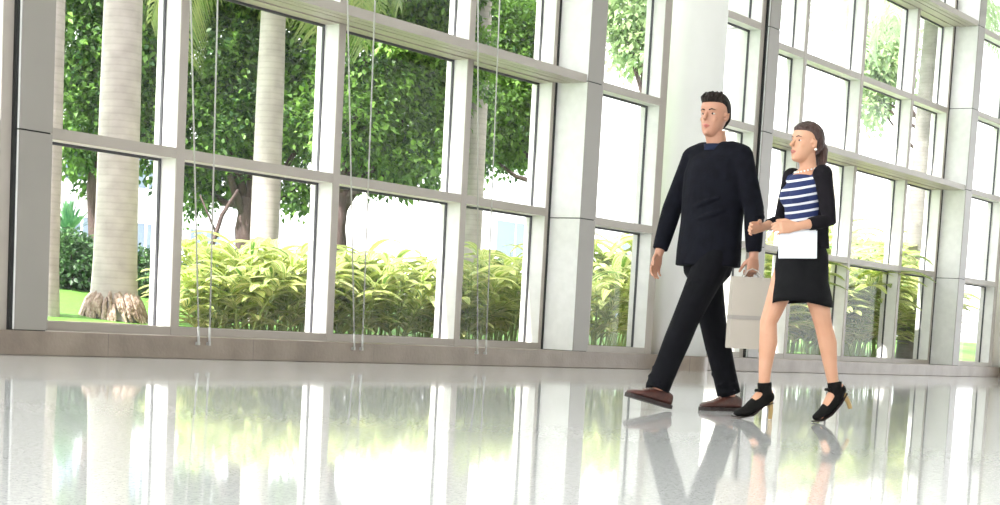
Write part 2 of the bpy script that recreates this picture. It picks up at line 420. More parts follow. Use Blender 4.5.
def palm_bark(nm='ringed_palm_bark', ca=(.60, .53, .53), cb=(.48, .415, .42)):
    Mt = mat(nm, ca, .85, 0, cb, 5, 0)
    nt = Mt.node_tree; b = nt.nodes['Principled BSDF']; src = b.inputs['Base Color'].links[0].from_socket
    tc = nt.nodes.new('ShaderNodeTexCoord'); wv = nt.nodes.new('ShaderNodeTexWave'); wv.bands_direction = 'Z'
    wv.inputs['Scale'].default_value = 4.2; wv.inputs['Distortion'].default_value = .8; wv.inputs['Detail'].default_value = 2
    nt.links.new(tc.outputs['Object'], wv.inputs[0])
    r = nt.nodes.new('ShaderNodeValToRGB'); r.color_ramp.elements[0].position = 0; r.color_ramp.elements[1].position = .25
    r.color_ramp.elements[0].color = (.90, .895, .89, 1); r.color_ramp.elements[1].color = (1, 1, 1, 1)
    nt.links.new(wv.outputs['Fac'], r.inputs[0])
    mx = nt.nodes.new('ShaderNodeMix'); mx.data_type = 'RGBA'; mx.blend_type = 'MULTIPLY'; mx.inputs[0].default_value = 1
    nt.links.new(src, mx.inputs[6]); nt.links.new(r.outputs[0], mx.inputs[7]); nt.links.new(mx.outputs[2], b.inputs['Base Color'])
    bp = nt.nodes.new('ShaderNodeBump'); bp.inputs['Strength'].default_value = .15; bp.inputs['Distance'].default_value = .01
    nt.links.new(wv.outputs['Fac'], bp.inputs['Height']); nt.links.new(bp.outputs[0], b.inputs['Normal'])
    return Mt
M['palm'] = palm_bark()
M['palm_grey'] = palm_bark('grey_palm_bark', (.33, .31, .30), (.24, .225, .215))

def frond_mesh(L, droop, wleaf, nl=46, tint=.5):
    """pinnate frond along +x, arching"""
    V = []; F = []; T = []
    pts = []
    for i in range(nl+1):
        t = i/nl; a = .75-droop*t
        if i == 0: p = Vector((0, 0, 0))
        else: p = pts[-1]+Vector((math.cos(a), 0, math.sin(a)))*L/nl
        pts.append(p)
    for i in range(3, nl):
        t = i/nl; tg = (pts[i+1]-pts[i]).normalized(); ll = wleaf*math.sin(PI*min(1, t*.85+.12))**.7+.08
        for s in (-1, 1):
            d = (tg*.65+Vector((0, s, 0))*.75+Vector((0, 0, random.uniform(-.1, .25)))).normalized()
            a = pts[i]; m1 = a+d*ll*.5; e = a+d*ll+Vector((0, 0, -ll*.45)); w = tg*.022
            b = len(V); V += [a-w*.5, a+w*.5, m1+w, m1-w, e+w*.1, e-w*.1]; F += [(b, b+1, b+2, b+3), (b+3, b+2, b+4, b+5)]
            T += [min(1, max(0, tint+random.gauss(0, .18)))]*6
    k = len(V)
    for i, p in enumerate(pts):
        r = .022*(1-i/nl*.8); V += [p+Vector((0, r, 0)), p+Vector((0, 0, r)), p+Vector((0, -r, 0)), p+Vector((0, 0, -r))]; T += [.9]*4
        if i:
            for j in range(4): F.append((k+4*(i-1)+j, k+4*(i-1)+(j+1) % 4, k+4*i+(j+1) % 4, k+4*i+j))
    return mesh_np('frond', np.array([tuple(v) for v in V]), np.array(F), np.array(T))

def palm(px, dep, r, h, label, leafm='frond', nfr=16, roots=False, fl=3.0, base=None, lean=0, bark='palm'):
    p = at(px, 300, dep); z0 = gz(p.y) if base is None else base
    root = tag(empty('palm_tree', (p.x, p.y, z0)), label, 'palm tree', 'palms outside the glass')
    prof = [(-.1, 1.35), (.05, 1.25), (.25, 1.1), (.6, 1.02), (1.2, .97), (2.2, .94), (3.4, .88), (h*.75, .8), (h, .62)] if roots else \
           [(-.1, 1.15), (.1, 1.1), (.5, 1.0), (1.5, 1), (3, .95), (h*.8, .85), (h, .7)]
    rings = []
    zz = np.arange(-.1, h, .06)
    for z in zz:
        k = np.interp(z, [q[0] for q in prof], [q[1] for q in prof])*r
        k *= 1+.004*math.cos(z*2*PI/.12)
        rings.append([(k*math.cos(2*PI*j/32)+lean*z, k*math.sin(2*PI*j/32), z) for j in range(32)])
    MB().loft(rings).build('trunk', M[bark], root, True)
    if roots:
        mb = MB()
        for i in range(170):
            a = random.uniform(0, 2*PI); z = random.uniform(.0, .24); rr = r*(1.15+1.5*(.26-z))
            mb.tube([(rr*.8*math.cos(a), rr*.8*math.sin(a), z+.08), (rr*math.cos(a), rr*math.sin(a), z), ((rr+.07)*math.cos(a+.1), (rr+.07)*math.sin(a+.1), z-.14)], [.018, .026, .012], 6)
        mb.build('root_mass', M['roots'], root, True)
    ms = [frond_mesh(fl*random.uniform(.85, 1.1), random.uniform(1.5, 2.6), .5, 46, .5) for _ in range(3)]
    for me in ms: me.materials.append(M[leafm])
    for i in range(nfr):
        o = bpy.data.objects.new('frond', ms[i % 3]); COL.objects.link(o); o.parent = root
        o.location = (lean*h, 0, h-.05); o.rotation_euler = (0, random.uniform(-.5, .5), 2*PI*i/nfr*1.0+random.uniform(-.2, .2))
    return root

def tree(px, dep, blobs, h, label, leafm='leaf_dark', n=26000, size=.13, tr=.22, tint=.45, branches=6, group='trees outside the glass'):
    """blobs in pixels: (px,py,ddep,rpx_x,rpx_z)"""
    p = at(px, 300, dep); z0 = gz(p.y)
    root = tag(empty('broadleaf_tree', (p.x, p.y, z0)), label, 'tree', group)
    bl = []
    for bx, by, dd, rx, rz in blobs:
        q = at(bx, by, dep+dd)-Vector((p.x, p.y, z0)); k = (dep+dd)/FPX
        bl.append((q.x, q.y, q.z, rx*k, rx*k, rz*k))
    leaf_cloud('foliage', bl, n, size, M[leafm], root, tint)
    mb = MB()
    pts = [(0, 0, -.1), (.04, 0, h*.35), (.0, .04, h*.7), (.03, 0, h)]
    mb.tube(pts, [tr*1.25, tr, tr*.85, tr*.7], 14)
    mb.build('trunk', M['bark_dark'], root, True)
    top = Vector(pts[-1])
    for i in range(branches):
        b = bl[i % len(bl)]; e = Vector(b[:3])+Vector((random.uniform(-.5, .5)*b[3], random.uniform(-.5, .5)*b[3], random.uniform(-.2, .4)*b[5]))
        s = Vector((0, 0, h*random.uniform(.75, .98))); mid = s.lerp(e, .5)+Vector((0, 0, -.12))
        MB().tube([s, mid, e], [tr*.45, tr*.3, tr*.12], 8).build('branch', M['bark_dark'], root, True)
    return root

# palms ------------------------------------------------------------
palm(114, 20, .24, 8.2, 'thickest pale ringed palm trunk with a brown clump of roots at its base', roots=True)
palm(40, 19.2, .19, 7.5, 'pale palm trunk mostly hidden behind the grey clad column at the far left')
palm(262, 22.5, .18, 4.75, 'slim pale palm trunk rising behind yellow ginger plants in the second window light', fl=2.3, nfr=20)
palm(467, 27, .17, 7.4, 'pale ringed palm trunk half hidden by the third mullion', nfr=14)
palm(911, 38, .22, 7.6, 'grey ringed palm trunk beside the last clad column at the right', 'frond_hazed', nfr=22, fl=2.2, bark='palm_grey')
palm(826, 44, .2, 8.6, 'distant pale palm with loose fronds above the woman', 'frond_hazed', nfr=20, fl=3.2)

# broadleaf trees ---------------------------------------------------
tree(91, 25, [(80, 40, 0, 55, 60), (120, 90, .5, 50, 60), (75, 120, -.3, 35, 50), (140, 30, 0, 40, 50), (150, 130, .3, 30, 40), (100, 175, .3, 22, 20), (95, -40, 0, 90, 60)], 1.9,
     'leafy green tree with slim brown trunk behind the thickest palm', n=38000, size=.105, tr=.095, tint=.4)
tree(244, 26, [(210, 60, 0, 60, 60), (260, 100, .5, 60, 60), (205, 130, -.3, 45, 45), (295, 60, .3, 40, 50), (300, 130, 0, 35, 35), (190, 190, 0, 30, 18), (235, -40, 0, 100, 60), (215, 175, .2, 35, 18), (295, 190, .2, 22, 15)], 1.5,
     'spreading green tree with a thick dark trunk in the second window light', n=56000, size=.105, tr=.17, tint=.42, branches=9)
tree(337, 26, [(370, 60, 0, 65, 50), (410, 110, .5, 50, 55), (350, 120, -.3, 45, 45), (440, 60, .3, 50, 50), (380, 165, 0, 32, 22), (420, 160, 0, 30, 26), (390, -40, 0, 110, 60), (345, 165, .3, 25, 18)], 1.8,
     'bright green tree with brown trunk in the third window light', n=58000, size=.105, tr=.13, tint=.58, branches=8)
tree(543, 30, [(500, 100, 0, 38, 45), (515, 130, .4, 32, 38), (485, 75, 0, 32, 30), (495, 30, 0, 50, 40), (475, 150, 0, 20, 25), (540, 60, 0, 40, 50)], 3.0,
     'light green tree crown in the fourth window light, left of the middle column', n=32000, size=.105, tr=.12, tint=.66)
tree(640, 46, [(625, 10, 0, 26, 26), (640, 50, 0, 22, 18)], 6.0, 'pale distant tree crown high behind the narrow lights by the man', 'leaf_hazed', n=3500, size=.2, tr=.1, tint=.6)
tree(914, 50, [(885, 60, 0, 26, 38), (870, 100, 0, 18, 18)], 6.5, 'pale airy tree crown high behind the grey ringed palm at right', 'leaf_hazed', n=3500, size=.2, tr=.12, tint=.5)

# leaning dark branch-tree
p = at(205, 300, 24.5); lt = tag(empty('bare_sapling', (p.x, p.y, gz(p.y))), 'thin dark leaning sapling left of the thick dark trunk', 'tree')
e1 = at(238, 190, 24.7)-lt.location; k1 = at(222, 215, 24.6)-lt.location
MB().tube([(-.1, 0, -.05), Vector((0, 0, .55)), k1, e1], [.035, .035, .03, .02], 8).build('trunk', M['bark_dark'], lt, True)
MB().tube([k1*.75, at(200, 195, 24.4)-lt.location], [.02, .01], 8).build('branch', M['bark_dark'], lt, True)

# hedges, spiky plant -----------------------------------------------
def hedge(px, dep, w, h, label):
    p = at(px, 300, dep); z0 = gz(p.y)
    r = tag(empty('hedge_bush', (p.x, p.y, z0)), label, 'bush', 'dark bushes on the lawn')
    leaf_cloud('foliage', [(0, 0, h*.45, w, w*.8, h*.55), (w*.5, .1, h*.4, w*.6, w*.6, h*.5), (-w*.5, .1, h*.42, w*.6, w*.6, h*.5)], 6000, .075, M['leaf_hedge'], r, .45, .3)
    for i in range(5):
        a = i*1.3; MB().tube([(0, 0, 0), (.2*w*math.cos(a), .2*w*math.sin(a), h*.3), (.6*w*math.cos(a), .6*w*math.sin(a), h*.6)], [.02, .015, .008], 6).build('stem', M['bark_dark'], r)
hedge(72, 23.6, .55, .72, 'dark green bush on the lawn between the two left palm trunks')
hedge(150, 24.2, .5, .62, 'dark green bush on the lawn just right of the thickest palm')
p = at(66, 300, 25.5); z0 = gz(p.y)
ag = tag(empty('spiky_plant', (p.x, p.y, z0)), 'spiky blue-green plant poking up behind the left dark bush', 'plant')
M['agave'] = leaf_mat('spiky_leaf', (.08, .25, .14), (.22, .45, .22), .2)
V = []; F = []; T = []
for i in range(70):
    a = random.uniform(0, 2*PI); el = random.uniform(.15, 1.5); L = random.uniform(.45, .62); base = Vector((0, 0, .62))
    d = Vector((math.cos(a)*math.cos(el), math.sin(a)*math.cos(el), math.sin(el))); s = d.cross(Vector((0, 0, 1))).normalized()*.03
    b = len(V); V += [base-s*.7, base+s*.7, base+d*L*.5+s, base+d*L*.5-s, base+d*L+Vector((0, 0, -.03))+s*.05, base+d*L+Vector((0, 0, -.03))-s*.05]
    F += [(b, b+1, b+2, b+3), (b+3, b+2, b+4, b+5)]; T += [random.random()]*6
link('leaves', mesh_np('leaves', np.array([tuple(v) for v in V]), np.array(F), np.array(T)), M['agave'], ag)
MB().tube([(0, 0, -.05), (0, 0, .64)], .06, 10).build('stem', M['bark_dark'], ag)

# variegated ginger clumps ------------------------------------------
def ginger_mesh(h, spread, nst, seed):
    rnd = random.Random(seed); V = []; F = []; T = []; UVs = []; st = MB()
    for s_ in range(nst):
        a = rnd.uniform(0, 2*PI); r0 = rnd.uniform(0, .18); L = h*rnd.uniform(.55, 1.05); out = rnd.uniform(.15, 1)*spread
        base = Vector((r0*math.cos(a), r0*math.sin(a), -.03)); tip = Vector(((r0+out)*math.cos(a), (r0+out)*math.sin(a), L*.95)); mid = base.lerp(tip, .5)+Vector((0, 0, L*.16))-Vector((math.cos(a), math.sin(a), 0))*out*.12
        def P(t): return base.lerp(mid, t).lerp(mid.lerp(tip, t), t)
        st.tube([P(0), P(.35), P(.7), P(1)], [.011, .010, .008, .004], 5)
        nl = rnd.randint(8, 11); tint = rnd.uniform(.0, 1)
        for i in range(nl):
            t = .22+.78*i/(nl-1); o = P(t); ax = (P(min(1, t+.05))-P(t-.05)).normalized()
            az = a+PI/2+(PI if i % 2 else 0)+rnd.uniform(-.7, .7)
            hd = Vector((math.cos(az), math.sin(az), 0)); d = (ax*.75+hd*.8).normalized()
            LL = rnd.uniform(.40, .66)*(1.15 if t > .6 else .9)*max(.8, h/1.3); wd = LL*rnd.uniform(.095, .14)
            tl = min(1, max(0, tint+rnd.gauss(0, .25))); n = 7; b0 = len(V); pos = o.copy(); dd = d.copy()
            for k in range(n+1):
                u = k/n; wk = wd*(math.sin(PI*min(1, u*.93+.05))**.75)
                sd2 = dd.cross(Vector((0, 0, 1)));
                if sd2.length < .05: sd2 = hd.cross(Vector((0, 0, 1)))
                sd2.normalize(); nn = sd2.cross(dd)
                V += [pos-sd2*wk+nn*wk*.35, pos, pos+sd2*wk+nn*wk*.35]; T += [tl]*3
                UVs += [(-1+i*7, u+i), (0+i*7, u+i), (1+i*7, u+i)]
                pos = pos+dd*LL/n; dd = (dd+Vector((0, 0, -.16-.1*u))).normalized()
            for k in range(n):
                q = b0+3*k; F += [(q, q+1, q+4, q+3), (q+1, q+2, q+5, q+4)]
    return mesh_np('leaves', np.array([tuple(v) for v in V]), np.array(F), np.clip(np.array(T), 0, 1), np.array(UVs, float)), st.mesh('stems')
GV = {}
def ginger(px, Y, h, label, k, sc=1.0):
    key = (k % 5, h > 1.5)
    if key not in GV:
        lm, sm = ginger_mesh(1.15 if h <= 1.5 else 2.0, .5 if h <= 1.5 else .65, 15 if h <= 1.5 else 22, 10+k)
        lm.materials.append(M['ginger']); sm.materials.append(M['ginger_stem']); GV[key] = (lm, sm)
    p = at_y(px, Y); r = tag(empty('ginger_plant', (p.x, p.y, gz(Y)), random.uniform(0, 6.28)), label, 'plant', 'variegated ginger plants along the glass')
    s = h/(1.15 if h <= 1.5 else 2.0)*sc; r.scale = (max(1, s), max(1, s), s)
    for nm, me in zip(('leaves', 'stem'), GV[key]):
        o = bpy.data.objects.new(nm, me); COL.objects.link(o); o.parent = r
GL = [(211, 2.0, .75, 'leftmost variegated ginger plant, at the foot of the first mullion'),
      (226, 2.6, .95, 'yellow-green ginger plant below the leaning dark sapling'),
      (242, 1.8, 1.0, 'yellow-green ginger plant below the thick dark trunk'),
      (258, 2.4, 1.02, 'yellow-green ginger plant directly in front of the slim pale palm'),
      (280, 1.8, .98, 'yellow-green ginger plant just right of the slim pale palm'),
      (301, 2.3, 1.05, 'ginger plant at the right end of the second window light'),
      (326, 2.2, 1.0, 'ginger plant mostly hidden behind the second mullion'),
      (350, 1.7, .98, 'ginger plant at the left end of the third window light, under the brown trunk'),
      (374, 2.3, 1.12, 'tallest ginger plant of the third window light, left of its middle'),
      (398, 1.7, 1.0, 'ginger plant right of the middle of the third window light'),
      (424, 2.2, .95, 'ginger plant at the right end of the third window light'),
      (450, 2.0, 1.05, 'ginger plant mostly hidden behind the third mullion'),
      (472, 1.6, 1.0, 'ginger plant at the left end of the fourth window light'),
      (494, 2.2, 1.2, 'ginger plant in the middle of the fourth window light'),
      (513, 1.7, 1.3, 'ginger plant at the right end of the fourth window light'),
      (536, 2.2, 1.2, 'ginger plant beside the middle clad column, hidden by its frame'),
      (600, 1.7, 1.35, 'yellow ginger plant just right of the middle clad column'),
      (618, 2.6, 1.6, 'taller ginger plant left of the white pillar'),
      (742, 2.0, 1.7, 'ginger plant between the man and the woman'),
      (768, 1.7, 1.7, 'ginger plant behind the woman\'s forward leg'),
      (792, 2.2, 1.8, 'ginger plant under the hem of the woman\'s skirt'),
      (815, 1.7, 1.7, 'ginger plant behind the woman\'s rear leg'),
      (838, 2.4, 2.0, 'ginger plant right of the woman\'s skirt'),
      (860, 2.4, 2.1, 'front-row ginger plant just right of the middle mullion of the right wide window'),
      (880, 2.6, 2.0, 'tall ginger plant left of the grey palm trunk at right'),
      (847, 1.5, 1.9, 'ginger plant close to the glass left of the middle mullion of the right wide window'),
      (800, 3.6, 2.3, 'tall ginger plant in the back row, just right of the woman\'s skirt hem'),
      (828, 3.8, 2.4, 'back-row ginger plant between the skirt and the middle mullion of the right window'),
      (855, 3.7, 2.4, 'back-row ginger plant directly behind the middle of the right wide window'),
      (885, 3.5, 2.3, 'tallest ginger plant in the back row, left of the ringed palm at right'),
      (926, 2.4, 1.9, 'rightmost ginger plant, beside the last clad column')]
for i, g in enumerate(GL): ginger(*g, i)

# far white buildings -------------------------------------------------
M['facade'] = mat('white_facade', (.88, .88, .88), .7)
M['blue_glass'] = mat('far_window_glass', (.14, .19, .26), .3)
def building(x0, x1, y0, h, nb, label):
    b = tag(empty('office_building', ((x0+x1)/2, y0, .7)), label, 'building', 'white buildings beyond the garden')
    w = x1-x0
    MB().box(-w/2, w/2, 0, 14, 0, h).build('facade', M['facade'], b)
    MB().box(-w/2-.3, w/2+.3, -.3, 14.3, h, h+.5).build('roof_slab', M['facade'], b)
    for i in range(nb):
        xc = -w/2+w*(i+.5)/nb
        for z in np.arange(.6, h-1.5, 3.2):
            f = MB(); ring_frame(f, xc-w/nb*.3, xc+w/nb*.3, z, z+2.2, -.08, 0.05, .1); f.box(xc-.05, xc+.05, -.06, .05, z+.1, z+2.1)
            fo = f.build('window', M['facade'], b)
            MB().box(xc-w/nb*.3+.05, xc+w/nb*.3-.05, -.03, .04, z+.05, z+2.15).build('window_glass', M['blue_glass'], fo)
building(20, 50, 34, 7.2, 10, 'low white building with pale blue windows behind the left trees')
building(84, 140, 46, 7.2, 8, 'low white building far behind the woman and the right palms')

# ------------------------------------------------------------------ people
M['skin_m'] = mat('skin_man', (.46, .235, .155), .5, 0, (.43, .21, .135), 14, .05, 60, subsurf=.1)
M['skin_w'] = mat('skin_woman', (.56, .30, .19), .5, 0, (.53, .27, .165), 14, .05, 60, subsurf=.1)
M['hair_m'] = mat('hair_black', (.025, .018, .015), .55, 0, (.012, .009, .008), 30, .8, 90, stretch=(1, 1, .2))
M['hair_w'] = mat('hair_dark_auburn', (.06, .025, .018), .5, 0, (.03, .012, .01), 30, .8, 90, stretch=(1, 1, .2))
M['sweater'] = mat('black_knit', (.006, .0065, .011), .9, 0, (.004, .004, .007), 20, .35, 14)
M['collar'] = mat('navy_collar', (.015, .02, .045), .9)
M['trousers'] = mat('black_trousers', (.005, .005, .007), .85, 0, (.0035, .0035, .005), 20, .4, 9)
M['shoe_m'] = mat('oxblood_leather', (.085, .028, .020), .4, 0, (.05, .018, .014), 20, .1, 60)
M['sole_m'] = mat('shoe_sole', (.03, .02, .018), .7)
M['lace'] = mat('lace', (.30, .2, .16), .8)
M['eye'] = mat('eye_white', (.50, .46, .43), .35); M['iris'] = mat('iris_dark', (.05, .025, .015), .2)
M['lips'] = mat('lips', (.50, .17, .14), .4)
M['paper'] = mat('cream_paper', (.48, .43, .37), .8, 0, (.44, .395, .34), 3, .1, 10)
M['paperband'] = mat('grey_paper_band', (.36, .33, .30), .8)
M['folder'] = mat('white_folder', (.84, .86, .92), .45); M['folder_in'] = mat('paper_sheets', (.93, .93, .93), .7)
M['skirt'] = mat('black_skirt', (.008, .008, .009), .85, 0, (.006, .006, .007), 20, .3, 12)
M['cardigan'] = mat('black_cardigan', (.012, .010, .013), .9, 0, (.009, .008, .01), 20, .3, 18)
M['shoe_w'] = mat('black_suede', (.006, .0055, .005), .7); M['heel'] = mat('tan_heel', (.40, .27, .10), .4)
M['silver'] = mat('pearl', (.9, .88, .85), .2, .3)
def stripe_mat():
    Mt = mat('striped_jersey', (.009, .02, .095), .85, 0, (.007, .016, .08), 20)
    nt = Mt.node_tree; b = nt.nodes['Principled BSDF']; src = b.inputs['Base Color'].links[0].from_socket
    tc = nt.nodes.new('ShaderNodeTexCoord'); sp = nt.nodes.new('ShaderNodeSeparateXYZ'); nt.links.new(tc.outputs['Object'], sp.inputs[0])
    s = nt.nodes.new('ShaderNodeMath'); s.operation = 'MULTIPLY_ADD'; s.inputs[1].default_value = .25; nt.links.new(sp.outputs[0], s.inputs[0]); nt.links.new(sp.outputs[2], s.inputs[2])
    d = nt.nodes.new('ShaderNodeMath'); d.operation = 'PINGPONG'; d.inputs[1].default_value = .021; nt.links.new(s.outputs[0], d.inputs[0])
    l = nt.nodes.new('ShaderNodeMath'); l.operation = 'LESS_THAN'; l.inputs[1].default_value = .0062; nt.links.new(d.outputs[0], l.inputs[0])
    mx = nt.nodes.new('ShaderNodeMix'); mx.data_type = 'RGBA'; nt.links.new(l.outputs[0], mx.inputs[0]); nt.links.new(src, mx.inputs[6])
    mx.inputs[7].default_value = (.62, .62, .66, 1); nt.links.new(mx.outputs[2], b.inputs['Base Color']); return Mt
M['stripes'] = stripe_mat()

def V3(*a): return Vector(a)
def head_rings(tab, T, n=28):
    rings = []
    for z, f, bk, w in tab:
        c = (f-bk)/2; hl = (f+bk)/2
        rings.append([T @ V3(c+hl*math.cos(2*PI*j/n) if True else 0, w*math.copysign(abs(math.sin(2*PI*j/n))**.92, math.sin(2*PI*j/n)), z) for j in range(n)])
    return rings
HEAD = [(-.004, .060, .0, .018), (.0, .078, .005, .030), (.015, .088, .025, .043), (.035, .091, .045, .052), (.06, .090, .062, .060), (.085, .088, .078, .066), (.105, .083, .088, .070),
        (.118, .081, .092, .072), (.135, .088, .096, .073), (.155, .089, .099, .074), (.178, .081, .097, .072), (.200, .062, .084, .062), (.218, .035, .058, .043), (.228, .008, .022, .018)]
def add_head(mb, T, s=1.0, fem=False):
    tab = [(z*s, f*s, b*s, w*s*(.95 if fem and z < .07 else 1)) for z, f, b, w in HEAD]
    mb.loft(head_rings(tab, T))
    g = lambda x, y, z: T @ (V3(x, y, z)*s)
    mb.tube([g(.084, 0, .128), g(.096, 0, .108), g(.108, 0, .090), g(.098, 0, .082)], [.007*s, .010*s, .0135*s, .009*s], 12)      # nose
    for q in (-1, 1):
        mb.tube([g(.080, q*.010, .137), g(.0775, q*.030, .140), g(.066, q*.046, .136)], [.007*s]*3, 8)
        mb.tube([g(.070, q*.016, .119), g(.0735, q*.023, .1245), g(.0725, q*.032, .1262), g(.063, q*.046, .118)], [.0025*s, .0042*s, .0042*s, .003*s], 8)
        mb.tube([g(.070, q*.016, .117), g(.0725, q*.028, .1105), g(.063, q*.045, .116)], [.0025*s, .0036*s, .003*s], 8)   # brow ridge
        mb.ball(g(.0585, q*.036, .089), .0185*s, 12)      # cheek
        mb.tube([g(-.004, q*.072, .082), g(-.012, q*.080, .100), g(-.010, q*.083, .122), g(.004, q*.078, .126), g(.006, q*.074, .104)], [(.010*s, .005*s)]*5, 8, side=(1, 0, 0))  # ear
    mb.tube([g(.086, -.018, .055), g(.0965, 0, .0575), g(.086, .018, .055)], [.004*s, .006*s, .004*s], 8)
    mb.tube([g(.084, -.015, .047), g(.095, 0, .0465), g(.084, .015, .047)], [.004*s, .007*s, .004*s], 8)
    mb.ball(g(.080, 0, .014), (.014*s, .018*s, .012*s), 10)
def face_parts(root, T, s, hairm):
    g = lambda x, y, z: T @ (V3(x, y, z)*s)
    rot = T.to_3x3()
    for q in (-1, 1):
        e = MB().ball(g(.0655, q*.030, .118), (.0105*s, .0135*s, .0072*s), 12, rot).build('eye', M['eye'], root, True)
        MB().ball(g(.0745, q*.0295, .1185), (.0034*s, .0064*s, .0064*s), 12, rot).build('iris', M['iris'], e, True)
        MB().tube([g(.0862, q*.013, .139), g(.0838, q*.030, .1435), g(.0715, q*.047, .138)], [(.0034*s, .0022*s), (.0036*s, .0022*s), (.002*s, .002*s)], 6).build('eyebrow', hairm, root, True)
    l = MB().tube([g(.087, -.021, .0515), g(.0985, -.008, .0575), g(.100, 0, .056), g(.0985, .008, .0575), g(.087, .021, .0515)], [.002*s, .0045*s, .0045*s, .0045*s, .002*s], 8)
    l.tube([g(.087, -.019, .050), g(.099, 0, .0455), g(.087, .019, .050)], [.002*s, .0055*s, .002*s], 8).build('lips', M['lips'], root, True)

def add_hand(mb, w, d, n, thumb, curl, s=1.0, spread=.0):
    """w wrist, d hand direction, n palm normal (fingers curl toward it), thumb side vector"""
    w = Vector(w); d = Vector(d).normalized(); n = Vector(n); n = (n-d*n.dot(d)).normalized(); t = Vector(thumb); t = (t-d*t.dot(d)-n*t.dot(n)).normalized()
    mb.tube([w-d*.02*s, w+d*.02*s, w+d*.055*s, w+d*.09*s], [(.026*s, .018*s), (.033*s, .0165*s), (.041*s, .0155*s), (.040*s, .0125*s)], 16, side=t, roundcap=True)
    for i, (o, L) in enumerate(((.031, .074), (.0105, .083), (-.010, .077), (-.030, .060))):
        p = w+d*(.088 if i < 3 else .080)*s+t*o*s; ang = curl[i] if isinstance(curl, (list, tuple)) else curl
        pts = [p-d*.02*s]; cur = p.copy(); a = ang*.35; r = .0085*s*(1 if i < 3 else .88)
        pts.append(cur.copy())
        for seg, fr in enumerate((.45, .30, .25)):
            dd = (d*math.cos(a)+n*math.sin(a)+t*spread*(1.5-i)*.3).normalized()
            cur = cur+dd*L*fr*s; pts.append(cur.copy()); a += ang*(.8 if seg == 0 else .6)
        mb.tube(pts, [r*1.05, r*1.05, r, r*.92, r*.8], 10, roundcap=True)
    b = w+d*.028*s+t*.026*s+n*.004*s
    d1 = (d*.62+t*.62+n*.42).normalized(); d2 = (d*.82+t*.2+n*.5).normalized()
    mb.tube([b-d1*.015*s, b+d1*.032*s, b+d1*.034*s+d2*.030*s, b+d1*.034*s+d2*.052*s], [.0135*s, .0115*s, .0098*s, .0078*s], 10, roundcap=True)

def rotz(p, a, c=(0, 0)):
    x, y = p[0]-c[0], p[1]-c[1]; return V3(c[0]+x*math.cos(a)-y*math.sin(a), c[1]+x*math.sin(a)+y*math.cos(a), p[2])

def facing(deg):     # angle of local +x: toward image left, turned deg toward the camera
    Rh = Vector((RT.x, RT.y, 0)).normalized(); Fh = Vector((FW.x, FW.y, 0)).normalized()
    v = -Rh*math.cos(math.radians(deg))-Fh*math.sin(math.radians(deg)); return math.atan2(v.y, v.x)

